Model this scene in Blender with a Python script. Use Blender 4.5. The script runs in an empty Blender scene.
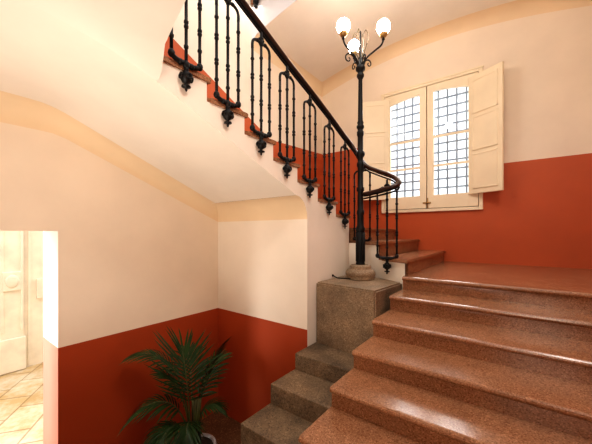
import bpy, bmesh, math, random
from mathutils import Vector, Matrix
random.seed(7)
sc = bpy.context.scene
COL = sc.collection
PI = math.pi
RX, RY = 0.795, 0.606            # camera right axis on the ground plan

# ------------------------------------------------------------------ materials
def new_mat(name):
    m = bpy.data.materials.new(name); m.use_nodes = True
    nt = m.node_tree; b = nt.nodes['Principled BSDF']
    return m, nt, b
def coords(nt, scale=(1, 1, 1), rot=(0, 0, 0)):
    g = nt.nodes.new('ShaderNodeNewGeometry')
    mp = nt.nodes.new('ShaderNodeMapping')
    mp.inputs['Scale'].default_value = scale; mp.inputs['Rotation'].default_value = rot
    nt.links.new(g.outputs['Position'], mp.inputs['Vector'])
    return mp.outputs['Vector']
def noise(nt, vec, scale, detail=4, rough=0.55):
    n = nt.nodes.new('ShaderNodeTexNoise')
    n.inputs['Scale'].default_value = scale; n.inputs['Detail'].default_value = detail; n.inputs['Roughness'].default_value = rough
    nt.links.new(vec, n.inputs['Vector']); return n.outputs['Fac']
def ramp(nt, fac, stops):
    r = nt.nodes.new('ShaderNodeValToRGB')
    e = r.color_ramp.elements
    while len(e) > 1: e.remove(e[-1])
    for i, (p, c) in enumerate(stops):
        k = e[0] if i == 0 else e.new(p)
        k.position = p; k.color = (c[0], c[1], c[2], 1)
    nt.links.new(fac, r.inputs['Fac']); return r.outputs['Color']
def mixc(nt, fac, a, b, mode='MIX'):
    m = nt.nodes.new('ShaderNodeMix'); m.data_type = 'RGBA'; m.blend_type = mode
    for s, v in ((m.inputs['Factor'], fac), (m.inputs['A'], a), (m.inputs['B'], b)):
        if isinstance(v, (int, float)): s.default_value = v
        elif isinstance(v, tuple): s.default_value = (v[0], v[1], v[2], 1)
        else: nt.links.new(v, s)
    return m.outputs['Result']
def bump(nt, b, fac, strength, dist=0.01):
    n = nt.nodes.new('ShaderNodeBump'); n.inputs['Strength'].default_value = strength; n.inputs['Distance'].default_value = dist
    nt.links.new(fac, n.inputs['Height']); nt.links.new(n.outputs['Normal'], b.inputs['Normal'])
def plaster(name, c, var=0.07, rough=0.85):
    m, nt, b = new_mat(name)
    v = coords(nt)
    f = noise(nt, v, 1.3, 5)
    d = tuple(x * (1 - var) for x in c); u = tuple(min(1, x * (1 + var * .6)) for x in c)
    nt.links.new(ramp(nt, f, [(0.3, d), (0.7, u)]), b.inputs['Base Color'])
    b.inputs['Roughness'].default_value = rough
    bump(nt, b, noise(nt, v, 30, 4), 0.12, 0.006)
    return m
def plain(name, c, rough=0.5, metal=0.0, scale=20, var=0.12):
    m, nt, b = new_mat(name)
    f = noise(nt, coords(nt), scale, 3)
    nt.links.new(ramp(nt, f, [(0.3, tuple(x * (1 - var) for x in c)), (0.7, tuple(min(1, x * (1 + var)) for x in c))]), b.inputs['Base Color'])
    b.inputs['Roughness'].default_value = rough; b.inputs['Metallic'].default_value = metal
    return m
def dull(m, v):
    m.node_tree.nodes['Principled BSDF'].inputs['Specular IOR Level'].default_value = v
def speckle(name, base, dark, light, rough, sc_=130, patch=0.25):
    m, nt, b = new_mat(name)
    v = coords(nt)
    vo = nt.nodes.new('ShaderNodeTexVoronoi'); vo.inputs['Scale'].default_value = sc_
    nt.links.new(v, vo.inputs['Vector'])
    sep = nt.nodes.new('ShaderNodeSeparateColor'); nt.links.new(vo.outputs['Color'], sep.inputs['Color'])
    c1 = ramp(nt, sep.outputs['Red'], [(0.0, dark), (0.3, base), (0.72, base), (1.0, light)])
    f2 = noise(nt, v, 2.6, 5, 0.65)
    c2 = ramp(nt, f2, [(0.3, (1 - patch,) * 3), (0.7, (1 + patch * .5,) * 3)])
    nt.links.new(mixc(nt, 1.0, c1, c2, 'MULTIPLY'), b.inputs['Base Color'])
    r = nt.nodes.new('ShaderNodeMapRange'); r.inputs['To Min'].default_value = rough - .03; r.inputs['To Max'].default_value = rough + .07
    nt.links.new(noise(nt, v, 7, 4), r.inputs['Value']); nt.links.new(r.outputs['Result'], b.inputs['Roughness'])
    bump(nt, b, noise(nt, v, 60, 3), 0.05, 0.003)
    return m
def emit(name, c, s):
    m, nt, b = new_mat(name)
    b.inputs['Base Color'].default_value = (1, .95, .88, 1)
    b.inputs['Emission Color'].default_value = (c[0], c[1], c[2], 1); b.inputs['Emission Strength'].default_value = s
    return m

CREAM = plaster('cream_plaster', (0.845, 0.722, 0.583))
WHITEW = plaster('white_plaster', (0.84, 0.745, 0.63))
SOFF = plaster('soffit_plaster', (0.84, 0.755, 0.645))
TAN = plaster('tan_plaster', (0.82, 0.635, 0.42))
SKYLIT = plaster('skylit_plaster', (0.70, 0.67, 0.67))  # cool skylight tint put into the colour of the vault front
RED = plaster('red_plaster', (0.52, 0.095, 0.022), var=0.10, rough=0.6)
RED_SHADED = plaster('shaded_red_plaster', (0.39, 0.055, 0.009), var=0.10, rough=0.6)  # same red paint, with the shade of the lower hall put into the colour
RED_GLARE = plaster('glare_red_plaster', (0.74, 0.26, 0.19), rough=.7)  # red dado paint with doorway glare put into the colour
CREAM_GLARE = plaster('glare_cream_plaster', (0.86, 0.82, 0.76))  # cream of the door reveal, whitened to carry the overexposed daylight
STEP = speckle('red_granite', (0.30, 0.141, 0.071), (0.17, 0.064, 0.028), (0.46, 0.23, 0.12), 0.17, 170, .18)
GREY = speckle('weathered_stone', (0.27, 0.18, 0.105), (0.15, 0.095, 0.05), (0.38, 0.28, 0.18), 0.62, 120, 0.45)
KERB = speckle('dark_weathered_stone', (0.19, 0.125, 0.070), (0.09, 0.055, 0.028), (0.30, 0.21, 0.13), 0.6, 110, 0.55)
FLOORM = speckle('brown_terrazzo', (0.12, 0.052, 0.022), (0.08, 0.03, 0.014), (0.28, 0.14, 0.07), 0.42, 80, 0.35)
IRON = plain('black_iron', (0.007, 0.006, 0.0055), 0.5, 0.0)
WOOD = plain('dark_wood', (0.030, 0.010, 0.006), 0.30, 0.0, 12, 0.3)
BRASS = plain('aged_brass', (0.45, 0.27, 0.10), 0.4, 0.8)
BRONZE = plain('dark_bronze', (0.10, 0.065, 0.03), 0.45, 0.3)
PAINT = plain('cream_paint', (0.85, 0.73, 0.53), 0.5, 0, 3, 0.04)
GRILLE = plain('glare_iron', (0.22, 0.28, 0.37), 0.6)  # dark bars coloured pale blue-grey to imitate glare from the window
GAP_SHADE = plain('gap_shade', (0.20, 0.14, 0.09), 0.8)  # shade of the sash gaps as a colour
GLOBE = emit('lit_globe', (1.0, 0.92, 0.82), 40.0)
POT = plain('glazed_pot', (0.52, 0.53, 0.57), 0.3, 0, 6, 0.06)
SOIL = plain('soil', (0.03, 0.02, 0.012), 0.95, 0, 60, 0.5)
LEAF = plain('palm_leaf', (0.018, 0.042, 0.010), 0.45, 0, 9, 0.35)
STEM = plain('palm_stem', (0.07, 0.075, 0.02), 0.5, 0, 14, 0.3)
dull(IRON, .22); dull(LEAF, .25)
FACADE = plain('pale_stone', (0.80, 0.72, 0.59), 0.8, 0, 4, 0.10)
def paving():
    m, nt, b = new_mat('stone_paving')
    v = coords(nt, (1, 1, 1), (0, 0, math.radians(35)))
    br = nt.nodes.new('ShaderNodeTexBrick')
    br.inputs['Color1'].default_value = (.74, .65, .51, 1); br.inputs['Color2'].default_value = (.62, .52, .38, 1); br.inputs['Mortar'].default_value = (.42, .34, .23, 1)
    br.inputs['Scale'].default_value = 1.0; br.inputs['Mortar Size'].default_value = 0.012
    br.inputs['Brick Width'].default_value = 0.62; br.inputs['Row Height'].default_value = 0.42
    nt.links.new(v, br.inputs['Vector'])
    st = ramp(nt, noise(nt, v, 1.7, 6, .7), [(0.42, (.75, .60, .38)), (0.62, (1, 1, 1))])
    nt.links.new(mixc(nt, 1.0, br.outputs['Color'], st, 'MULTIPLY'), b.inputs['Base Color'])
    b.inputs['Roughness'].default_value = .8
    return m
PAVE = paving()
def glass():
    m, nt, b = new_mat('window_glass')
    out = nt.nodes['Material Output']
    t = nt.nodes.new('ShaderNodeBsdfTransparent'); g = nt.nodes.new('ShaderNodeBsdfGlossy'); g.inputs['Roughness'].default_value = .02
    mx = nt.nodes.new('ShaderNodeMixShader'); mx.inputs['Fac'].default_value = .05
    nt.links.new(t.outputs[0], mx.inputs[1]); nt.links.new(g.outputs[0], mx.inputs[2]); nt.links.new(mx.outputs[0], out.inputs['Surface'])
    return m
GLASS = glass()

# ------------------------------------------------------------------ mesh helpers
def face(bm, pts, mi=0, smooth=False):
    f = bm.faces.new([bm.verts.new(p) for p in pts]); f.material_index = mi; f.smooth = smooth; return f
def box(bm, x0, x1, y0, y1, z0, z1, mi=0, bev=0.0):
    t = bmesh.new()
    bmesh.ops.create_cube(t, size=1.0)
    for v in t.verts:
        v.co = Vector(((x0 + x1) / 2 + v.co.x * (x1 - x0), (y0 + y1) / 2 + v.co.y * (y1 - y0), (z0 + z1) / 2 + v.co.z * (z1 - z0)))
    if bev: bmesh.ops.bevel(t, geom=t.edges[:], offset=bev, segments=2, affect='EDGES', profile=.6)
    merge(bm, t, mi)
def merge(bm, t, mi=0, mat=None):
    if mat is not None: bmesh.ops.transform(t, matrix=mat, verts=t.verts[:])
    mp = {v: bm.verts.new(v.co) for v in t.verts}
    for f in t.faces:
        try:
            n = bm.faces.new([mp[v] for v in f.verts]); n.material_index = mi; n.smooth = f.smooth
        except ValueError: pass
    t.free()
def prism(bm, poly, axis, a0, a1, mi=0):
    """extrude a 2-D polygon: axis 'x' -> (y,z), 'y' -> (x,z), 'z' -> (x,y)"""
    def P(p, a):
        return (a, p[0], p[1]) if axis == 'x' else ((p[0], a, p[1]) if axis == 'y' else (p[0], p[1], a))
    A = [bm.verts.new(P(p, a0)) for p in poly]; B = [bm.verts.new(P(p, a1)) for p in poly]
    n = len(poly)
    fs = [bm.faces.new(A), bm.faces.new(B[::-1])]
    for i in range(n): fs.append(bm.faces.new((A[i], B[i], B[(i + 1) % n], A[(i + 1) % n])))
    for f in fs: f.material_index = mi
    return fs
def tube(bm, pts, r, seg=8, sq=None, mi=0, cap=True):
    """r: radius or list; sq: (wide, high) factors for flat sections"""
    pts = [Vector(p) for p in pts]; n = len(pts)
    rs = r if isinstance(r, (list, tuple)) else [r] * n
    rings = []; prevU = None
    for i in range(n):
        d = (pts[min(i + 1, n - 1)] - pts[max(i - 1, 0)]).normalized()
        if sq:
            side = Vector((d.y, -d.x, 0))
            if side.length < 1e-4: side = Vector((1, 0, 0))
            side.normalize(); up = side.cross(d)
            if up.z < 0: up = -up
        else:
            if prevU is None:
                a = Vector((0, 0, 1)) if abs(d.z) < .9 else Vector((1, 0, 0))
                side = d.cross(a).normalized()
            else:
                side = (prevU - d * prevU.dot(d)).normalized()
            prevU = side; up = d.cross(side)
        wx, wz = sq if sq else (1, 1)
        rings.append([bm.verts.new(pts[i] + (side * math.cos(2 * PI * k / seg) * wx + up * math.sin(2 * PI * k / seg) * wz) * rs[i]) for k in range(seg)])
    for i in range(n - 1):
        for k in range(seg):
            f = bm.faces.new((rings[i][k], rings[i][(k + 1) % seg], rings[i + 1][(k + 1) % seg], rings[i + 1][k])); f.smooth = True; f.material_index = mi
    if cap:
        for q in (rings[0][::-1], rings[-1]):
            f = bm.faces.new(q); f.material_index = mi
def lathe(bm, prof, c=(0, 0, 0), seg=16, mi=0, smooth=True):
    """prof: list of (r, z)"""
    rings = []
    for r, z in prof:
        rings.append([bm.verts.new((c[0] + max(r, 1e-4) * math.cos(2 * PI * k / seg), c[1] + max(r, 1e-4) * math.sin(2 * PI * k / seg), c[2] + z)) for k in range(seg)])
    for i in range(len(prof) - 1):
        for k in range(seg):
            f = bm.faces.new((rings[i][k], rings[i][(k + 1) % seg], rings[i + 1][(k + 1) % seg], rings[i + 1][k])); f.smooth = smooth; f.material_index = mi
    bm.faces.new(rings[0][::-1]).material_index = mi; bm.faces.new(rings[-1]).material_index = mi
def ball(bm, c, r, sx=1, sy=1, sz=1, seg=12, mi=0):
    t = bmesh.new(); bmesh.ops.create_uvsphere(t, u_segments=seg, v_segments=max(6, seg // 2 + 2), radius=1)
    for f in t.faces: f.smooth = True
    merge(bm, t, mi, Matrix.Translation(c) @ Matrix.Diagonal((r * sx, r * sy, r * sz, 1)))
def grid(bm, rows, mi=0, smooth=True):
    vs = [[bm.verts.new(p) for p in r] for r in rows]
    for i in range(len(vs) - 1):
        for k in range(len(vs[i]) - 1):
            f = bm.faces.new((vs[i][k], vs[i][k + 1], vs[i + 1][k + 1], vs[i + 1][k])); f.smooth = smooth; f.material_index = mi
def catmull(pts, n=6):
    P = [Vector(p) for p in pts]; P = [2 * P[0] - P[1]] + P + [2 * P[-1] - P[-2]]
    out = []
    for i in range(1, len(P) - 2):
        for k in range(n):
            t = k / n
            a, b, c, d = P[i - 1], P[i], P[i + 1], P[i + 2]
            out.append(.5 * ((2 * b) + (c - a) * t + (2 * a - 5 * b + 4 * c - d) * t * t + (3 * b - a - 3 * c + d) * t ** 3))
    out.append(P[-2]); return out

def wpos(o):
    v = Vector((0, 0, 0))
    while o is not None: v = v + o.location; o = o.parent
    return v
def obj(name, bm, mats, parent=None, label=None, recalc=True, world=True):
    """bm in world coordinates (or in the parent's frame when world=False)"""
    if recalc: bmesh.ops.recalc_face_normals(bm, faces=bm.faces[:])
    me = bpy.data.meshes.new(name)
    if parent is not None and world:
        bmesh.ops.translate(bm, verts=bm.verts[:], vec=-wpos(parent))
    bm.to_mesh(me); bm.free()
    for m in (mats if isinstance(mats, (list, tuple)) else [mats]): me.materials.append(m)
    o = bpy.data.objects.new(name, me); COL.objects.link(o)
    if parent is not None: o.parent = parent
    if label: o['label'] = label
    return o
def thing(name, label, cat, loc, group=None):
    o = bpy.data.objects.new(name, None); COL.objects.link(o); o.location = loc; o.empty_display_size = .1
    o['label'] = label; o['category'] = cat
    if group: o['group'] = group
    return o
def struct(name, bm, mats, label=None, cat=None, recalc=False):
    o = obj(name, bm, mats, recalc=recalc); o['kind'] = 'structure'
    if label: o['label'] = label
    if cat: o['category'] = cat
    return o

# ------------------------------------------------------------------ key dimensions
XL, XS, XR = -3.40, -1.856, 0.98       # left wall, outer face of the upper flight, right wall
YW, YB = 5.39, -3.2                    # window wall, back wall
YU = 2.642                             # short wall under the stairs
DZ = 1.445                             # lower dado height
DOOR0, DOOR1, DOORZ = -0.75, 0.83, 2.53
ZTOP = 7.9
def lerp(a, b, t): return a + (b - a) * t
def smin(a, b, k):
    h = max(k - abs(a - b), 0) / k
    return min(a, b) - h * h * k * .25
def zs(x, y):                          # soffit of flight and landing
    t = min(1, max(0, (x - XL) / (XS - XL)))
    sl = lerp(2.90 + .42 * (2.44 - y), 2.905 + .40 * (2.44 - y), t)
    return smin(3.615, sl, .02 + .19 * t)
def zlow(y):                           # lower edge of the cove on the left wall
    return smin(3.425, 2.662 + .42 * (YU - y), .03)

# ------------------------------------------------------------------ setting: floors and walls
bm = bmesh.new(); face(bm, [(XL - .5, YB, 0), (XR, YB, 0), (XR, YW, 0), (XL - .5, YW, 0)])
struct('floor', bm, FLOORM, 'brown stone floor at the foot of the stairs', 'floor')

# left wall: 0 cream, 1 red
bm = bmesh.new()
def LW(y0, y1, za0, za1, zb0, zb1, mi):
    face(bm, [(XL, y0, za0), (XL, y1, za1), (XL, y1, zb1), (XL, y0, zb0)], mi)
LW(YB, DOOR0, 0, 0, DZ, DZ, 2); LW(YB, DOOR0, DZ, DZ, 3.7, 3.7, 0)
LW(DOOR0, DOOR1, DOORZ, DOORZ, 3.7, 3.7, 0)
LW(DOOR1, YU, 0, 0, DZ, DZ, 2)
face(bm, [(XL, DOOR1, DZ), (XL, YU, DZ), (XL, YU, 2.8), (XL, DOOR1, 3.7)], 0)
# upper part, red dado following the flight
dd = [(YB, 5.35, 3.7), (0.95, 5.35, 3.7), (1.91, 4.93, 3.2), (2.642, 4.60, 2.8), (2.973, 4.446, 2.7), (3.75, 4.10, 2.4), (YW, 4.20, 2.4)]
for (a, za, la), (b, zb, lb) in zip(dd, dd[1:]):
    LW(a, b, la, lb, za, zb, 1); LW(a, b, za, zb, ZTOP, ZTOP, 0)
# door reveals through the thickness
for y, in ((DOOR1,), (DOOR0,)):
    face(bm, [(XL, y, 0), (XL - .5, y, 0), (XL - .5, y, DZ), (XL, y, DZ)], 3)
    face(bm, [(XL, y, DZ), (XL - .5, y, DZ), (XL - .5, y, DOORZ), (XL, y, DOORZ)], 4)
face(bm, [(XL, DOOR0, DOORZ), (XL, DOOR1, DOORZ), (XL - .5, DOOR1, DOORZ), (XL - .5, DOOR0, DOORZ)], 0)
# outer skin
X2 = XL - .5
for y0, y1, z0, z1 in ((YB, DOOR0, 0, ZTOP), (DOOR1, YW + .3, 0, ZTOP), (DOOR0, DOOR1, DOORZ, ZTOP)):
    face(bm, [(X2, y0, z0), (X2, y1, z0), (X2, y1, z1), (X2, y0, z1)], 0)
struct('wall_left', bm, [CREAM, RED, RED_SHADED, RED_GLARE, CREAM_GLARE], 'cream wall with red dado and open doorway to the courtyard', 'wall')

# window wall with an opening
WX0, WX1, WZ0, WZ1 = -2.03, -0.49, 2.89, 5.05
bm = bmesh.new()
def WW(x0, x1, za0, za1, zb0, zb1, mi): face(bm, [(x0, YW, za0), (x1, YW, za1), (x1, YW, zb1), (x0, YW, zb0)], mi)
WW(XL, -2.45, 0, 0, 4.19, 4.19, 1); WW(XL, -2.45, 4.19, 4.19, ZTOP, ZTOP, 0)
zk = 4.19 - .64 * (WX0 + 2.45) / (2.45 - .55)
WW(-2.45, WX0, 0, 0, 4.19, 3.98, 1); WW(-2.45, WX0, 4.19, 3.98, ZTOP, ZTOP, 0)
WW(WX0, WX1, 0, 0, WZ0, WZ0, 1); WW(WX0, WX1, WZ1, WZ1, ZTOP, ZTOP, 0)
WW(WX1, XR, 0, 0, 3.55, 3.55, 1); WW(WX1, XR, 3.55, 3.55, ZTOP, ZTOP, 0)
YO = YW + .32
for a, b in (((WX0, WZ0), (WX1, WZ0)), ((WX1, WZ0), (WX1, WZ1)), ((WX1, WZ1), (WX0, WZ1)), ((WX0, WZ1), (WX0, WZ0))):
    face(bm, [(a[0], YW, a[1]), (b[0], YW, b[1]), (b[0], YO, b[1]), (a[0], YO, a[1])], 0)
for x0, x1, z0, z1 in ((XL - .5, WX0, 0, ZTOP), (WX1, XR, 0, ZTOP), (WX0, WX1, 0, WZ0), (WX0, WX1, WZ1, ZTOP)):
    face(bm, [(x0, YO, z0), (x1, YO, z0), (x1, YO, z1), (x0, YO, z1)], 0)
struct('wall_window', bm, [CREAM, RED], 'cream wall with red dado around the shuttered window', 'wall')

bm = bmesh.new()
face(bm, [(XR, YB, 0), (XR, YW, 0), (XR, YW, 3.55), (XR, YB, 3.55)], 1)
face(bm, [(XR, YB, 3.55), (XR, YW, 3.55), (XR, YW, ZTOP), (XR, YB, ZTOP)], 0)
struct('wall_right', bm, [CREAM, RED], 'cream wall with red dado along the right of the stairs', 'wall')
bm = bmesh.new()
face(bm, [(X2, YB, 0), (XR, YB, 0), (XR, YB, DZ), (X2, YB, DZ)], 1)
face(bm, [(X2, YB, DZ), (XR, YB, DZ), (XR, YB, ZTOP), (X2, YB, ZTOP)], 0)
struct('wall_back', bm, [CREAM, RED], 'cream wall with red dado behind the foot of the stairs', 'wall')

# treads of the upper flight: nosing Y at the lower end, height of the tread
UP = [(1.370, 3.670), (1.746, 3.528), (2.110, 3.383), (2.490, 3.230), (2.880, 3.075), (3.300, 2.905), (3.66, 2.745)]
# white body under the upper flight (side face, short wall below it, plain end face)
bm = bmesh.new()
arc = [(k / 6) * PI / 2 for k in range(7)]
D, Hc = .20, .245
low = [(y, zs(XS, y)) for y in [.955 + (2.44 - .955) * k / 10 for k in range(11)]]
cov = [(YU - D * (1 - math.cos(a)), 2.66 + Hc * math.sin(a)) for a in reversed(arc)]
lower = low + cov[1:]
yy = sorted(set([p[0] for p in lower] + [u[0] - .03 for u in UP]))
def lowz(y):
    for a, b in zip(lower, lower[1:]):
        if a[0] <= y <= b[0] and b[0] > a[0]: return lerp(a[1], b[1], (y - a[0]) / (b[0] - a[0]))
    return 0
def topz(y):
    for ny, z in UP:
        if y < ny - .03: return z - .035
    return UP[-1][1] - .035
for a, b in zip(yy, yy[1:]):
    if b > YU: break
    t = topz((a + b) / 2)
    face(bm, [(XS, a, lowz(a + 1e-6)), (XS, b, lowz(b - 1e-6)), (XS, b, t), (XS, a, t)], 0)
ys = [YU] + [u[0] - .03 for u in UP if u[0] - .03 > YU]
for a, b in zip(ys, ys[1:]):
    t = topz((a + b) / 2); face(bm, [(XS, a, 0), (XS, b, 0), (XS, b, t), (XS, a, t)], 0)
side_bm = bm; bm = bmesh.new()
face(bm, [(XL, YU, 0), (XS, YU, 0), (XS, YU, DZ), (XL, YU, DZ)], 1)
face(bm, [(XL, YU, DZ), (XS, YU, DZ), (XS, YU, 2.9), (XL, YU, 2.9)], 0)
struct('wall_understair', bm, [WHITEW, RED_SHADED], 'short cream wall with red dado closing the space under the upper flight', 'wall')
bm = side_bm
# curved front under the winding steps
FR = [(-1.856, 3.63), (-1.72, 3.665), (-1.58, 3.62), (-1.40, 3.535), (-1.20, 3.44), (-1.02, 3.345)]
def frz(x): return 2.37 if x < -1.43 else 2.175
for a, b in zip(FR, FR[1:]):
    z = frz((a[0] + b[0]) / 2)
    face(bm, [(a[0], a[1], 0), (b[0], b[1], 0), (b[0], b[1], z), (a[0], a[1], z)], 0)

# tan coves
def cove_left(y0, y1, zl, zt, n, zend):
    b = bmesh.new(); rows = []
    for a in arc:
        off = D * (1 - math.cos(a)); ye = y1 - off
        row = []
        for i in range(n + 1):
            y = lerp(y0, ye, i / n); l, t = zl(y), zt(y)
            q = min(1, max(0, (i / n - .985) / .015)); q = q * q * (3 - 2 * q)
            row.append((XL + off, y, lerp(lerp(l, t, math.sin(a)), zend(off, math.sin(a)), q)))
        rows.append(row)
    grid(b, rows); return b
bm = cove_left(YB, YU, zlow, lambda y: zs(XL + D, y), 60, lambda off, sa: lerp(2.662, zs(XL + off, YU - D), sa))
rows = []
for a in arc:
    off = D * (1 - math.cos(a))
    rows.append([(lerp(XL + off, XS, i / 8), YU - off, lerp(2.662, zs(lerp(XL + off, XS, i / 8), YU - D), math.sin(a))) for i in range(9)])
grid(bm, rows)
struct('trim_1', bm, TAN, 'tan cove along the lower wall below the stair soffit', 'trim')
ZV = lambda x: 5.88 - .06 * (x + 1.25) ** 2
ZVL = lambda x: 5.745 - .068 * (x + 1.25) ** 2
YF = 3.30
bm = cove_left(YF, YW, lambda y: 5.43, lambda y: ZV(XL + D), 20, lambda off, sa: lerp(ZVL(XL + off), ZV(XL + off), sa))
rows = []
for a in arc:
    off = D * (1 - math.cos(a))
    rows.append([(x, YW - off, lerp(ZVL(x), ZV(x), math.sin(a))) for x in [lerp(XL + off, XR, i / 30) for i in range(31)]])
grid(bm, rows)
struct('trim_2', bm, TAN, 'tan cove arching above the window', 'trim')

# lower ceiling: sloping soffit of the flight running into the underside of the upper landing
bm = bmesh.new()
rows = []
ysamp = [YB, -1.5, -.5, 0.0] + [0.1 + .07 * k for k in range(18)] + [1.5, 1.8, 2.1, 2.44]
for y in ysamp: rows.append([(x, y, zs(x, y)) for x in [lerp(XL + .02, XS, i / 10) for i in range(11)]])
grid(bm, rows)
ED = [(-1.856, .955), (-1.83, .962), (-1.79, .958), (-1.73, .938), (-1.645, .90), (-1.50, .858), (-1.36, .818), (-1.24, .785), (-1.0, .72), (-.5, .58), (0, .44), (.5, .30), (XR, .18)]
rows = []; top = []
for x, ye in ED:
    w = max(0, 1 - (x - XS) / .17); w = w * w * (3 - 2 * w)
    rows.append([(x, lerp(YB, ye, t), lerp(3.615, zs(XS, lerp(YB, ye, t)), w)) for t in [0, .5, .75, .85, .9, .94, .97, 1]])
grid(bm, rows)
# rim and floor of the landing above
for (a, ya), (b, yb), r0, r1 in zip(ED, ED[1:], rows, rows[1:]):
    face(bm, [(a, ya, r0[-1][2]), (b, yb, r1[-1][2]), (b, yb, 3.82), (a, ya, 3.82)])
    face(bm, [(a, YB, 3.82), (b, YB, 3.82), (b, yb, 3.82), (a, ya, 3.82)])
face(bm, [(XL, YB, 3.82), (XS, YB, 3.82), (XS, .955, 3.82), (XL, .955, 3.82)])
struct('ceiling_lower', bm, SOFF, 'smooth cream underside of the upper flight and landing', 'ceiling')

# upper ceiling: shallow vault with a front face
bm = bmesh.new()
xs = [lerp(XL, XR, i / 30) for i in range(31)]
grid(bm, [[(x, y, ZV(x)) for x in xs] for y in (YF, 4.0, 4.7, YW)])
for a, b in zip(xs, xs[1:]):
    face(bm, [(a, YF, ZV(a)), (b, YF, ZV(b)), (b, YF, 6.17), (a, YF, 6.17)], 1)
face(bm, [(XL, YF, 6.17), (XR, YF, 6.17), (XR, YW, 6.17), (XL, YW, 6.17)], 0)
face(bm, [(XL, YF, 5.43)] + [(XL + D * (1 - math.cos(a)), YF, lerp(5.43, ZV(XL + D), math.sin(a))) for a in arc[1:]] + [(XL, YF, ZV(XL))], 1)
struct('ceiling_upper', bm, [SOFF, SKYLIT], 'cream vaulted ceiling above the window', 'ceiling')
bm = bmesh.new()
face(bm, [(X2, YB, ZTOP), (XR, YB, ZTOP), (XR, -.2, ZTOP), (X2, -.2, ZTOP)])
face(bm, [(X2, 4.2, ZTOP), (XR, 4.2, ZTOP), (XR, YO, ZTOP), (X2, YO, ZTOP)])
struct('ceiling_roof', bm, CREAM, 'high cream ceiling around the skylight opening', 'ceiling')

# ------------------------------------------------------------------ foreground flight
ST = [(3.24, 2.035), (2.845, 1.895), (2.425, 1.754), (2.045, 1.612), (1.712, 1.474), (1.362, 1.336)]
k = 1
while ST[-1][1] > .16:
    y = ST[-1][0] - .37; z = ST[-1][1] - .139
    if z < .1: break
    ST.append((y, z))
XE = -1.02
def nosed(y_front, y_back, z, th=.042, zb=None, r=.018, over=.028):
    """profile in (y,z): rounded nosing at y_front, riser below set back by over"""
    p = [(y_back, z)]
    for i in range(7):
        a = PI / 2 + PI * i / 6
        p.append((y_front + th / 2 * 1.0 + math.cos(a) * th / 2, z - th / 2 + math.sin(a) * th / 2))
    p += [(y_front + over, z - th - .004), (y_front + over, zb), (y_back, zb)]
    return p
fl = thing('staircase', 'broad flight of speckled red-brown stone steps rising to the window landing', 'stairs', (0, 1.3, 0))
for i, (y, z) in enumerate(ST):
    bm = bmesh.new()
    yb = 5.385 if i == 0 else ST[i - 1][0] + .06
    zb = z - .16 if i == len(ST) - 1 or z < .2 else ST[i + 1][1] - .03
    prism(bm, nosed(y, yb, z, zb=max(0, zb)), 'x', XE, XR - .003)
    # solid below
    box(bm, XE + .03, XR - .003, y + .03, yb, 0, max(.001, zb) + .001)
    o = obj('landing' if i == 0 else 'step', bm, STEP, fl, 'wide stone landing below the window' if i == 0 else None)

# winding steps from landing to upper flight + upper flight treads
up = thing('staircase', 'upper flight of stone treads turning at the corner and climbing behind the iron railing', 'stairs', (-2.6, 3.6, 0))
obj('plaster_side', side_bm, [WHITEW, RED_SHADED], up, 'smooth white plaster side', recalc=False)
def wtread(poly, body, z, zb, name='step'):
    bm = bmesh.new()
    prism(bm, poly, 'z', z - .042, z)
    bmesh.ops.bevel(bm, geom=[e for e in bm.edges if abs(e.verts[0].co.z - e.verts[1].co.z) < 1e-4], offset=.014, segments=2, affect='EDGES')
    prism(bm, body, 'z', zb, z - .04)
    return obj(name, bm, STEP, up)
wtread([(-.975, 3.285), (-.975, 5.385), (-1.36, 5.385), (-1.36, 3.487), (-1.20, 3.41)], [(-1.005, 3.40), (-1.005, 5.385), (-1.36, 5.385), (-1.36, 3.58)], 2.212, 2.036)
wtread([(-1.385, 3.51), (-1.385, 5.385), (-1.80, 5.385), (-1.80, 3.66), (-1.72, 3.645), (-1.56, 3.59)], [(-1.412, 3.60), (-1.412, 5.385), (-1.80, 5.385), (-1.80, 3.70), (-1.58, 3.67)], 2.395, 2.19)
wtread([(-1.80, 3.70), (-1.80, 5.385), (-3.395, 5.385), (-3.395, 3.70)], [(-1.83, 3.72), (-1.83, 5.385), (-3.395, 5.385), (-3.395, 3.72)], 2.575, 2.37, 'quarter_landing')
for i, (y, z) in enumerate(UP):
    yb = (UP[i - 1][0] if i else 0.96) - .05
    bm = bmesh.new()
    # nosing faces +Y here, rounded side return on +X
    prism(bm, [(2 * y - p[0], p[1]) for p in nosed(y, 2 * y - yb, z, zb=z - (.14 if i else .05))], 'x', XL + .003, XS - .006)
    prism(bm, [(2 * y - p[0], p[1]) for p in nosed(y, 2 * y - yb - .052, z, th=.030, zb=z - .034, over=.001)], 'x', XS - .02, XS + .016)
    obj('step', bm, STEP, up)

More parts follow.
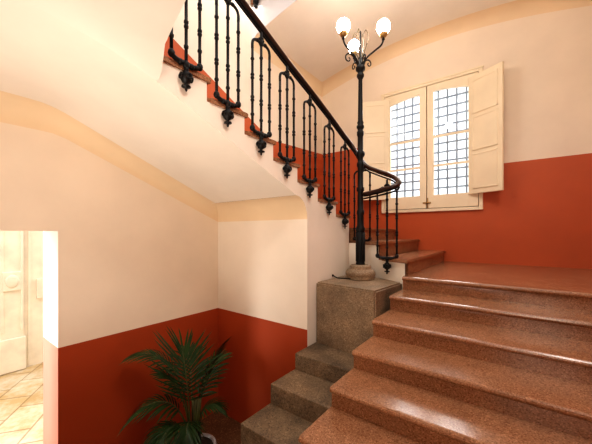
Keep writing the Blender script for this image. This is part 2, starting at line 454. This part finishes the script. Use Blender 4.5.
# ------------------------------------------------------------------ stepped stone kerb and pedestal
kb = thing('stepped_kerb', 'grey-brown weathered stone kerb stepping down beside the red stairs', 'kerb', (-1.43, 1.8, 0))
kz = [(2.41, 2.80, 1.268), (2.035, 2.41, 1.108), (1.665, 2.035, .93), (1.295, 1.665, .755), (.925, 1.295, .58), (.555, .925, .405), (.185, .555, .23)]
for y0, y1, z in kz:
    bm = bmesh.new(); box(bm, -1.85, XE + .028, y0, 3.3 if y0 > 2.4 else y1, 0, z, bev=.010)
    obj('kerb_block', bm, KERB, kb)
bm = bmesh.new()
prism(bm, [(-1.853, 2.805), (-1.11, 2.72), (-1.06, 3.36), (-1.20, 3.43), (-1.40, 3.525), (-1.58, 3.61), (-1.72, 3.655), (-1.853, 3.625)], 'z', 1.269, 1.95)
bmesh.ops.bevel(bm, geom=[e for e in bm.edges if e.verts[0].co.z > 1.9 and e.verts[1].co.z > 1.9 or (e.verts[0].co.y < 2.85 and e.verts[1].co.y < 2.85 and abs(e.verts[0].co.z - e.verts[1].co.z) > .5)], offset=.016, segments=2, affect='EDGES')
o = obj('pedestal', bm, GREY); o['label'] = 'large grey-brown stone block carrying the lamp post'; o['category'] = 'pedestal'

# ------------------------------------------------------------------ railing
rl = thing('stair_railing', 'black iron railing with dark wooden handrail climbing the upper flight and curling at its foot', 'railing', (-1.83, 2.4, 3.2))
RAIL = [(-1.83, .35, 4.90), (-1.83, 1.0, 4.672), (-1.83, 1.654, 4.433), (-1.83, 2.248, 4.212), (-1.83, 2.675, 4.065), (-1.83, 3.12, 3.905), (-1.83, 3.40, 3.795), (-1.825, 3.56, 3.735),
        (-1.79, 3.635, 3.66), (-1.72, 3.66, 3.535), (-1.60, 3.625, 3.39), (-1.42, 3.53, 3.29), (-1.20, 3.40, 3.185), (-1.085, 3.30, 3.105), (-1.05, 3.215, 3.045), (-1.10, 3.165, 3.01), (-1.22, 3.20, 2.995), (-1.37, 3.265, 2.985), (-1.50, 3.325, 2.98)]
rp = catmull(RAIL, 6)
bm = bmesh.new(); tube(bm, rp, .030, 10, sq=(1.0, .72)); obj('handrail', bm, WOOD, rl, 'dark brown polished wooden handrail')
bm = bmesh.new()
tube(bm, [p - Vector((0, 0, .026)) for p in rp], .014, 6, sq=(1.2, .7))
tube(bm, [p - Vector((0, 0, .056)) for p in rp], .012, 6, sq=(1.0, .8))
obj('rail_bar', bm, IRON, rl)
def rod_profile(z0, z1):
    L = z1 - z0; r = .0112; pr = [(r, 0)]
    for f in (.16, .34, .38, .62, .66, .86):
        c = f * L
        pr += [(r, c - .016), (.0165, c - .010), (.0165, c + .004), (r, c + .012)]
    pr.append((r, L)); return [(a, z0 + b) for a, b in pr]
def panel(root, x, y, z, ang, h):
    """h: from tread up to the underside of the rail"""
    w = .108; sh = h - .135
    e_loc = Vector((x, y, z)) - wpos(root)
    bm = bmesh.new()
    for s in (-1, 1):
        tube(bm, catmull([(s * w, 0, sh - .05), (s * w, 0, sh), (s * w * .86, 0, sh + .034), (s * w * .5, 0, sh + .050), (s * w * .15, 0, sh + .045), (0, 0, sh + .02)], 4), .0125, 6)
        ball(bm, (s * w * .45, 0, sh + .052), .018, 1.2, .9, .9, 8)
    lathe(bm, [(.012, sh + .02), (.026, sh + .05), (.014, sh + .068), (.024, sh + .082), (.024, sh + .09), (.012, sh + .102), (.012, h + .012)], seg=8)
    ball(bm, (.022, 0, sh + .075), .014, seg=6); ball(bm, (-.022, 0, sh + .075), .014, seg=6)
    p = obj('baluster_panel', bm, IRON, root, world=False); p.location = e_loc; p.rotation_euler = (0, 0, ang)
    for s in (-1, 0, 1):
        bm = bmesh.new(); lathe(bm, rod_profile(-.01 if s == 0 else .03, sh + (.03 if s == 0 else -.04)), (s * w, 0, 0), 8)
        obj('baluster', bm, IRON, p, world=False)
    bm = bmesh.new()
    for s in (-1, 1):
        ball(bm, (s * w, 0, .020), .025, .95, .95, 1.15, 8)
        tube(bm, catmull([(s * w, 0, .014), (s * w * .75, 0, .000), (s * w * .4, 0, -.006), (0, 0, -.004)], 4), .017, 6)
        ball(bm, (s * w * .4, 0, -.008), .021, seg=8)
    ball(bm, (0, 0, -.012), .028, .9, .9, 1.1, 8)
    tube(bm, [(0, 0, -.02), (0, 0, -.068)], .017, 8)
    obj('foot_bracket', bm, IRON, p, world=False)
    bm = bmesh.new()
    lathe(bm, [(.012, -.055), (.026, -.066), (.039, -.088), (.040, -.110), (.030, -.130), (.013, -.140), (.011, -.154), (.031, -.158), (.031, -.165), (.009, -.171), (.009, -.186), (.003, -.196)], seg=12)
    for a in (0, PI / 2, PI, 3 * PI / 2):
        t = bmesh.new(); tube(t, [(.017 * math.cos(q) , 0, .017 * math.sin(q)) for q in [2 * PI * j / 10 for j in range(11)]], .007, 5, cap=False)
        merge(bm, t, 0, Matrix.Rotation(a, 4, 'Z') @ Matrix.Translation((0, -.040, -.10)))
    obj('pendant', bm, IRON, p, world=False)
    return p
def railz(y):
    for a, b in zip(RAIL, RAIL[1:]):
        if a[1] <= y <= b[1]: return lerp(a[2], b[2], (y - a[1]) / (b[1] - a[1]))
PY = [(.78, 3.82), (1.152, 3.670), (1.515, 3.528), (1.890, 3.383), (2.255, 3.230), (2.650, 3.075), (3.06, 2.905), (3.46, 2.745)]
for y, z in PY: panel(rl, -1.828, y, z + .012, PI / 2, railz(y) - z - .075)
panel(rl, -1.69, 3.685, 2.41, math.radians(5), 3.50 - 2.41 - .07)
panel(rl, -1.235, 3.375, 2.222, math.radians(20), 3.20 - 2.222 - .08)

# railing of the landing above the window, seen only by its feet
r2 = thing('stair_railing', 'black iron railing of the highest landing, only its feet showing at the top', 'railing', (-2.5, 3.27, 6.17))
for i in range(6): panel(r2, -3.28 + .42 * i, 3.272, 6.20, 0, .9)
bm = bmesh.new(); tube(bm, [(-3.39, 3.272, 7.17), (-.9, 3.272, 7.17)], .03, 10, sq=(1, .72)); obj('handrail', bm, WOOD, r2)
bm = bmesh.new(); tube(bm, [(-3.39, 3.272, 7.12), (-.9, 3.272, 7.12)], .013, 8); obj('rail_bar', bm, IRON, r2)
bm = bmesh.new(); prism(bm, [(3.262, 6.13), (3.262, 6.172), (3.6, 6.172), (3.6, 6.13)], 'x', XL + .01, XR - .01)
obj('edge_tread', bm, STEP, r2, 'red-brown stone edging')

# ------------------------------------------------------------------ lamp post
LX, LY, LZ = -1.552, 3.336, 1.95
lp = thing('lamp_post', 'tall black iron lamp post with three lit globes on the stone block', 'lamp', (LX, LY, LZ))
S = .01224
def zy(y): return 2.52 + (232 - y) * S - LZ
bm = bmesh.new()
lathe(bm, [(.165, 0), (.172, .012), (.160, .02), (.178, .05), (.176, .085), (.160, .108), (.135, .118), (.125, .128), (.128, .145), (.124, .162), (.108, .172), (.07, .175)], (LX, LY, LZ), 28)
obj('stone_base', bm, GREY, lp, 'round moulded stone base')
bm = bmesh.new()
pr = [(.056, .17), (.056, .19), (.050, .20), (.050, zy(231)), (.056, zy(230)), (.056, zy(228)), (.042, zy(226)), (.039, zy(215)), (.046, zy(214)), (.046, zy(211)), (.037, zy(210)), (.034, zy(192)),
      (.046, zy(191)), (.046, zy(188)), (.034, zy(187)), (.034, zy(168)), (.044, zy(166)), (.044, zy(163)), (.034, zy(162)), (.034, zy(158)), (.053, zy(155.5)), (.053, zy(153)), (.034, zy(151)),
      (.033, zy(137)), (.042, zy(135)), (.042, zy(132)), (.033, zy(131)), (.033, zy(129.5)), (.045, zy(128)), (.045, zy(126)), (.032, zy(125)), (.040, zy(123)), (.030, zy(121)), (.024, zy(80)), (.030, zy(79)),
      (.044, zy(77)), (.044, zy(75)), (.030, zy(73.5)), (.034, zy(72)), (.056, zy(70.5)), (.058, zy(68)), (.045, zy(66.5)), (.03, zy(65)), (.024, zy(60)), (.012, zy(55)), (.010, zy(34)), (.012, zy(33)), (.004, zy(31))]
lathe(bm, pr, (LX, LY, LZ), 18)
# flutes on the thick lower shaft
for i in range(12):
    a = 2 * PI * i / 12
    tube(bm, [(LX + .049 * math.cos(a), LY + .049 * math.sin(a), LZ + .21), (LX + .049 * math.cos(a), LY + .049 * math.sin(a), LZ + zy(232))], .008, 5)
obj('column', bm, IRON, lp)
FX, FY = -.606, .795
GZ = 4.93
RHO = .285
def pol(ang, rho, z):
    r, d = rho * math.cos(ang), rho * math.sin(ang)
    return Vector((LX + RX * r + FX * d, LY + RY * r + FY * d, z))
for gr, gd in ((-.232, -.15), (.24, -.137), (-.03, .235)):
    ang = math.atan2(gd, gr); RHO = math.hypot(gr, gd)
    bm = bmesh.new()
    z0 = LZ + zy(68)
    tube(bm, catmull([pol(ang, .025, z0), pol(ang, .045, z0 + .06), pol(ang, .10, z0 + .115), pol(ang, .175, z0 + .155), pol(ang, RHO * .90, z0 + .195), pol(ang, RHO, z0 + .25), pol(ang, RHO, GZ - .12)], 5), [.0105] * 31, 8)
    g = pol(ang, RHO, GZ)
    lathe(bm, [(.008, -.155), (.018, -.150), (.018, -.138), (.009, -.132), (.009, -.12)], g, 10)
    arm = obj('arm', bm, IRON, lp)
    bm = bmesh.new(); lathe(bm, [(.012, -.125), (.030, -.118), (.052, -.088), (.050, -.078), (.02, -.076)], g, 14)
    obj('globe_holder', bm, BRASS, arm, 'brass cup under the globe')
    bm = bmesh.new(); ball(bm, g, .079, 1, 1, 1.08, 20)
    obj('globe', bm, GLOBE, arm, 'glowing white glass globe')
# scrolls and leaves in the basket
for ang, rr in ((math.radians(196), .95), (math.radians(20), .72), (math.radians(285), .62), (math.radians(120), .7)):
    bm = bmesh.new(); z0 = LZ + zy(67)
    P = [pol(ang, .03, z0), pol(ang, .05, z0 + .05 * rr), pol(ang, .10 * rr, z0 + .12 * rr), pol(ang, .16 * rr, z0 + .145 * rr), pol(ang, .205 * rr, z0 + .11 * rr), pol(ang, .20 * rr, z0 + .06 * rr), pol(ang, .165 * rr, z0 + .045 * rr), pol(ang, .145 * rr, z0 + .075 * rr), pol(ang, .165 * rr, z0 + .095 * rr)]
    tube(bm, catmull(P, 4), [lerp(.010, .006, i / 32) for i in range(33)], 6)
    obj('scroll', bm, IRON, lp)
for ang in (math.radians(160), math.radians(330), math.radians(50), math.radians(240)):
    bm = bmesh.new(); z0 = LZ + zy(60)
    P = [pol(ang, .015, z0), pol(ang, .06, z0 + .12), pol(ang, .10, z0 + .24), pol(ang, .07, z0 + .34), pol(ang, .04, z0 + .30)]
    tube(bm, catmull(P, 4), [lerp(.008, .004, i / 16) for i in range(17)], 6)
    obj('leaf_spray', bm, BRONZE, lp, 'thin bronze-toned leaf stem')
bm = bmesh.new()
tube(bm, catmull([(LX - .05, LY - .155, LZ + .012), (LX - .15, LY - .14, LZ + .008), (LX - .22, LY - .17, LZ + .010), (LX - .27, LY - .15, LZ + .02), (LX - .30, LY - .15, LZ + .03)], 5), .007, 6)
ball(bm, (LX - .30, LY - .15, LZ + .03), .015, seg=8)
obj('cable', bm, IRON, lp, 'short black cable lying on the stone block')

# ------------------------------------------------------------------ window
FZ0, FZ1, FX0, FX1 = 2.868, 5.075, -2.062, -0.455
bm = bmesh.new()
y0, y1 = 5.345, 5.42
for a in ((FX0, FX0 + .055, FZ0, FZ1), (FX1 - .055, FX1, FZ0, FZ1), (FX0 + .055, FX1 - .055, FZ0, FZ0 + .05), (FX0 + .055, FX1 - .055, FZ1 - .055, FZ1)):
    box(bm, a[0], a[1], y0, y1, a[2], a[3], bev=.006)
box(bm, FX0 - .01, FX1 + .01, 5.335, 5.36, FZ1 - .012, FZ1 + .012, bev=.004)
win = struct('window_1', bm, PAINT, 'cream double window with arched panes, iron grille and open shutters', 'window')
bm = bmesh.new(); box(bm, FX0 + .05, FX1 - .05, 5.405, 5.41, FZ0 + .045, FZ1 - .05)
# strips coloured dark to stand for shade in the gaps round the sashes
bm.free(); bm = bmesh.new()
for a in ((FX0 + .05, FX0 + .075, FZ0 + .04, FZ1 - .05), (FX1 - .075, FX1 - .05, FZ0 + .04, FZ1 - .05), (FX0 + .05, FX1 - .05, FZ0 + .04, FZ0 + .07), (FX0 + .05, FX1 - .05, FZ1 - .07, FZ1 - .05), (-1.29, -1.25, FZ0 + .04, FZ1 - .05)):
    box(bm, a[0], a[1], 5.40, 5.41, a[2], a[3])
obj('gap_shade_strip', bm, GAP_SHADE, win, 'dark strip coloured as shade between frame and sashes')
arcz = lambda x: 4.905 - .185 * (x + 1.27) ** 2
for (sx0, sx1, px0, px1) in ((-2.0, -1.277, -1.898, -1.387), (-1.263, -.517, -1.161, -.648)):
    bm = bmesh.new(); a, b = 5.352, 5.40
    sz0, sz1, pz0 = 2.928, 5.012, 3.145
    box(bm, sx0, px0, a, b, sz0, sz1, bev=.004); box(bm, px1, sx1, a, b, sz0, sz1, bev=.004)
    box(bm, px0, px1, a, b, sz0, pz0)
    n = 10
    for i in range(n):
        u0, u1 = lerp(px0, px1, i / n), lerp(px0, px1, (i + 1) / n)
        prism(bm, [(u0, arcz(u0)), (u1, arcz(u1)), (u1, sz1), (u0, sz1)], 'y', a, b)
    for zm in (3.64, 4.13): box(bm, px0, px1, a + .01, b, zm - .016, zm + .016)
    sash = obj('sash', bm, PAINT, win)
    bm = bmesh.new(); face(bm, [(px0, 5.385, pz0), (px1, 5.385, pz0)] + [(lerp(px1, px0, i / n), 5.385, arcz(lerp(px1, px0, i / n))) for i in range(n + 1)])
    obj('pane', bm, GLASS, sash)
bm = bmesh.new()
box(bm, -1.33, -1.20, 5.335, 5.352, 3.005, 3.03, bev=.005); ball(bm, (-1.25, 5.325, 3.02), .022, seg=8); tube(bm, [(-1.25, 5.34, 2.92), (-1.25, 5.34, 3.10)], .009, 6)
obj('latch', bm, BRASS, win, 'small brass window latch')
bm = bmesh.new()
for i in range(13):
    x = -2.14 + .1435 * i
    if x > -.36: break
    tube(bm, [(x, 5.60, 2.9), (x, 5.60, 5.04)], .016, 6)
for i in range(14):
    z = 2.98 + .155 * i
    if z < 5.03: tube(bm, [(-2.02, 5.60, z), (-.5, 5.60, z)], .016, 6)
obj('window_grille', bm, GRILLE, win, 'glare-paled iron bars in a square grid outside the glass')
def shutter(hx, hy, ang, width, sgn):
    """flat leaf with three raised panels; hinge edge at (hx,hy), opened towards the room"""
    z0, z1 = 3.115, 4.945; t = .034
    M = Matrix.Translation((hx, hy, 0)) @ Matrix.Rotation(ang, 4, 'Z')
    b = bmesh.new(); box(b, 0, width, -t / 2, t / 2, z0, z1, bev=.004)
    gaps = [z0 + .09, z0 + .60, z0 + .68, z0 + 1.17, z0 + 1.25, z1 - .09]
    bm = bmesh.new(); merge(bm, b, 0, M); sh = obj('shutter', bm, PAINT, win)
    for q in range(3):
        a0, a1 = gaps[2 * q], gaps[2 * q + 1]
        b = bmesh.new()
        for s in (-1, 1):
            yy0 = s * t / 2
            box(b, .075, width - .075, yy0 - .007, yy0 + .007, a0, a1, bev=.006)
            for e in ((.06, .082, a0 - .015, a1 + .015), (width - .082, width - .06, a0 - .015, a1 + .015), (.06, width - .06, a0 - .015, a0 + .007), (.06, width - .06, a1 - .007, a1 + .015)):
                box(b, e[0], e[1], yy0 - .013, yy0 + .013, e[2], e[3], bev=.004)
        bm = bmesh.new(); merge(bm, b, 0, M); obj('shutter_panel', bm, PAINT, sh)
shutter(-.64, 5.345, math.radians(-28), .51, 1)
shutter(-1.925, 5.345, math.radians(180 + 27), .49, -1)

# small plate on the red wall
bm = bmesh.new(); box(bm, -.085, -.035, 5.378, 5.392, 3.03, 3.15, bev=.004)
o = obj('wall_plate', bm, RED); o['label'] = 'small red-painted wall plate right of the open shutter'; o['category'] = 'wall plate'

# ------------------------------------------------------------------ courtyard
bm = bmesh.new(); face(bm, [(-12, -6, -.01), (X2 + .5, -6, -.01), (X2 + .5, 8, -.01), (-12, 8, -.01)])
struct('floor_courtyard', bm, PAVE, 'sunlit pale stone paving outside the doorway', 'paving')
bm = bmesh.new(); face(bm, [(-7.35, -5, 0), (-7.35, 8, 0), (-7.35, 8, 7), (-7.35, -5, 7)])
fc = struct('wall_courtyard', bm, FACADE, 'pale stone facade across the sunlit courtyard', 'wall')
for dy in (-1.6, 0, 1.75):
    bm = bmesh.new()
    box(bm, -7.4, -7.30, .96 + dy, 1.27 + dy, .60, 5.2, bev=.01)
    box(bm, -7.4, -7.25, .93 + dy, 1.30 + dy, 0, .60, bev=.015)
    for s in ((.96, 1.005), (1.225, 1.27)): box(bm, -7.4, -7.28, s[0] + dy, s[1] + dy, .72, 5.2, bev=.008)
    p = obj('pilaster', bm, FACADE, fc)
    bm = bmesh.new(); box(bm, -7.4, -7.27, .985 + dy, 1.245 + dy, 1.46, 1.80, bev=.01)
    ball(bm, (-7.27, 1.115 + dy, 1.63), .1, .2, .95, 1.2, 14)
    obj('oval_boss', bm, FACADE, p)
bm = bmesh.new()
box(bm, -7.37, -7.338, 1.34, 1.39, 0, 5, bev=.005); box(bm, -7.37, -7.31, 1.46, 1.62, 1.25, 1.62, bev=.01)
obj('wall_moulding', bm, FACADE, fc)

# ------------------------------------------------------------------ potted palm
PX, PYY = -2.66, 1.80
pl = thing('potted_palm', 'dark green feathery palm in a pale grey pot by the corner', 'plant', (PX, PYY, 0))
bm = bmesh.new(); lathe(bm, [(.14, 0), (.16, .01), (.20, .10), (.215, .20), (.208, .26), (.190, .295), (.193, .31), (.178, .318), (.165, .30), (.165, .285)], (PX, PYY, 0), 28)
obj('pot', bm, POT, pl, 'pale grey rounded pot')
bm = bmesh.new(); lathe(bm, [(.002, .27), (.164, .288), (.16, .293), (.05, .30), (.002, .302)], (PX, PYY, 0), 18); obj('soil', bm, SOIL, pl)
def frond(base, mid, tip, ll, n=15, droop=.25, spread=55, lw=.016, start=.30):
    """pinnate frond: rachis base->mid->tip (quadratic), leaflets in pairs"""
    b, m, t = Vector(base), Vector(mid), Vector(tip)
    Q = lambda u: b * (1 - u) ** 2 + m * 2 * u * (1 - u) + t * u * u
    T = lambda u: ((m - b) * (1 - u) + (t - m) * u).normalized()
    bm = bmesh.new()
    tube(bm, [Q(i / 14) for i in range(15)], [lerp(.011, .003, i / 14) for i in range(15)], 6, mi=1)
    up0 = Vector((0, 0, 1))
    for i in range(n + 1):
        u = lerp(start, 1, i / n); d = T(u); o = Q(u)
        side = d.cross(up0)
        if side.length < .2: side = Vector((.8, .6, 0))
        # fronds broadside to the doorway side of the hall
        side.normalize(); nrm = side.cross(d).normalized()
        L = ll * (math.sin(PI * (.18 + .70 * (u - start) / (1 - start))) ** .7) * random.uniform(.9, 1.08)
        for s in (-1, 1):
            if i == n and s == 1: continue
            a = math.radians(lerp(spread + 10, 16, (u - start) / (1 - start)) + random.uniform(-5, 5))
            ld = (d * math.cos(a) + side * s * math.sin(a)).normalized()
            if i == n: ld = d
            rows = []
            pv = ld.cross(nrm).normalized()
            for k in range(6):
                f = k / 5
                c = o + ld * L * f + Vector((0, 0, -1)) * droop * L * f * f + nrm * .05 * L * f * (1 - f)
                w = lw * (math.sin(PI * min(1, .12 + .88 * f)) ** .6 if f < 1 else .02) * (1.0 if f < .5 else 1.0)
                rows.append([c - pv * w - nrm * w * .35 * -1, c, c + pv * w + nrm * w * .35])
            grid(bm, rows, 0)
    return obj('frond', bm, [LEAF, STEM], pl, recalc=False)
R3 = Vector((RX, RY, 0)); F3 = Vector((FX, FY, 0)); B0 = Vector((PX - .045, PYY - .034, .35))
def C(r, d, z): return B0 + R3 * r + F3 * d + Vector((0, 0, z))
FRONDS = [((0, -.02), (.0, -.06, .55), (-.03, -.16, 1.00), .54, 14, .06, 58, .011, .44),
 ((.01, .02), (.08, .05, .62), (.30, .0, .96), .36, 14, .18, 52, .010, .42),
 ((-.01, 0), (-.06, .0, 1.02), (-.56, -.06, .92), .28, 13, .30, 45, .012, .50),
 ((0, -.01), (-.12, -.05, .66), (-.52, -.10, .36), .34, 14, .35, 58, .013, .35),
 ((0, -.02), (-.12, -.14, .48), (-.40, -.22, .06), .32, 13, .40, 58, .013, .35),
 ((0, -.03), (-.06, -.20, .52), (-.22, -.34, .14), .30, 13, .40, 58, .013, .35),
 ((.02, 0), (.08, .04, .46), (.28, .04, .34), .22, 12, .35, 55, .011, .40),
 ((.02, -.02), (.04, -.18, .50), (.06, -.32, .26), .26, 13, .35, 55, .012, .40),
 ((0, .02), (-.04, .16, .66), (-.16, .34, .80), .34, 14, .30, 55, .011, .40),
 ((0, .02), (.06, .2, .60), (.20, .36, .72), .30, 14, .25, 52, .011, .40),
 ((0, 0), (-.05, -.05, .62), (-.24, -.10, .74), .30, 13, .25, 50, .011, .40)]
for (br, bd), m_, t_, *rest in FRONDS: frond(C(br, bd, 0), C(*m_), C(*t_), *rest)
bm = bmesh.new()
for i in range(7):
    a = 2 * PI * i / 7
    tube(bm, [(PX + .03 * math.cos(a), PYY + .03 * math.sin(a), .285), (PX + .022 * math.cos(a + .5), PYY + .022 * math.sin(a + .5), .62), (PX + .04 * math.cos(a + .8), PYY + .04 * math.sin(a + .8), .80)], [.016, .013, .008], 7)
obj('stem', bm, STEM, pl)

# ------------------------------------------------------------------ light
def area(name, loc, target, sx, sy, power, color):
    l = bpy.data.lights.new(name, 'AREA'); l.shape = 'RECTANGLE'; l.size = sx; l.size_y = sy; l.energy = power; l.color = color
    o = bpy.data.objects.new(name, l); COL.objects.link(o); o.location = loc
    o.rotation_euler = (Vector(target) - Vector(loc)).to_track_quat('-Z', 'Y').to_euler(); return o
def point(name, loc, power, color, r=.09):
    l = bpy.data.lights.new(name, 'POINT'); l.energy = power; l.color = color; l.shadow_soft_size = r
    o = bpy.data.objects.new(name, l); COL.objects.link(o); o.location = loc; return o
WARM = (1.0, .80, .58)
area('skylight', (-1.2, 1.6, 7.8), (-1.4, 2.0, 0), 3.0, 2.4, 16, (.84, .91, 1.0))
area('window_daylight', (-1.26, 6.6, 5.6), (-1.0, 3.5, 2.2), 2.2, 2.2, 260, (1.0, .97, .93))
area('door_daylight', (-5.0, -1.7, 2.4), (-2.4, 2.2, 1.9), 1.4, 2.0, 7, (1.0, .94, .87))
l = area('door_side_daylight', (-4.7, -3.0, 2.6), (-3.66, .83, 1.3), 1.0, 2.0, 42, (1.0, .96, .92)); l.data.spread = math.radians(70)
area('stair_fill', (.6, 1.2, 5.6), (-2.4, 2.6, 3.7), 1.0, .8, 46, (1.0, .92, .85))  # added unseen fill to brighten the upper walls and flight side
area('courtyard_sky', (-4.6, 1.2, 6.5), (-6.6, 1.2, .5), 5, 3, 150, (1.0, .97, .93))
l = area('soffit_fill', (-1.0, -1.3, 1.0), (-2.0, .9, 3.6), 1.4, 1.4, 31, (1.0, .90, .79)); l.data.spread = math.radians(98)  # added fill behind the camera, aimed up to brighten the soffit
area('hall_fill', (.3, -2.6, 3.3), (-1.2, 2.6, 3.6), 1.2, .6, 26, (1.0, .88, .72))  # added warm fill from behind the camera, no fitting there
w = bpy.data.worlds.new('World'); sc.world = w; w.use_nodes = True
w.node_tree.nodes['Background'].inputs['Color'].default_value = (.93, .96, 1.0, 1)
w.node_tree.nodes['Background'].inputs['Strength'].default_value = 1.3

# ------------------------------------------------------------------ camera
cam = bpy.data.cameras.new('camera'); co = bpy.data.objects.new('camera', cam); COL.objects.link(co)
co.location = (0, 0, 2.52)
co.rotation_euler = (PI / 2, 0, math.radians(37.2995))
cam.sensor_width = 36; cam.lens = 294.05 / 592 * 36
cam.shift_y = 10 / 592
cam.clip_start = .02
sc.camera = co
sc.view_settings.view_transform = 'Standard'
sc.view_settings.look = 'Medium High Contrast'
sc.view_settings.exposure = 0.3
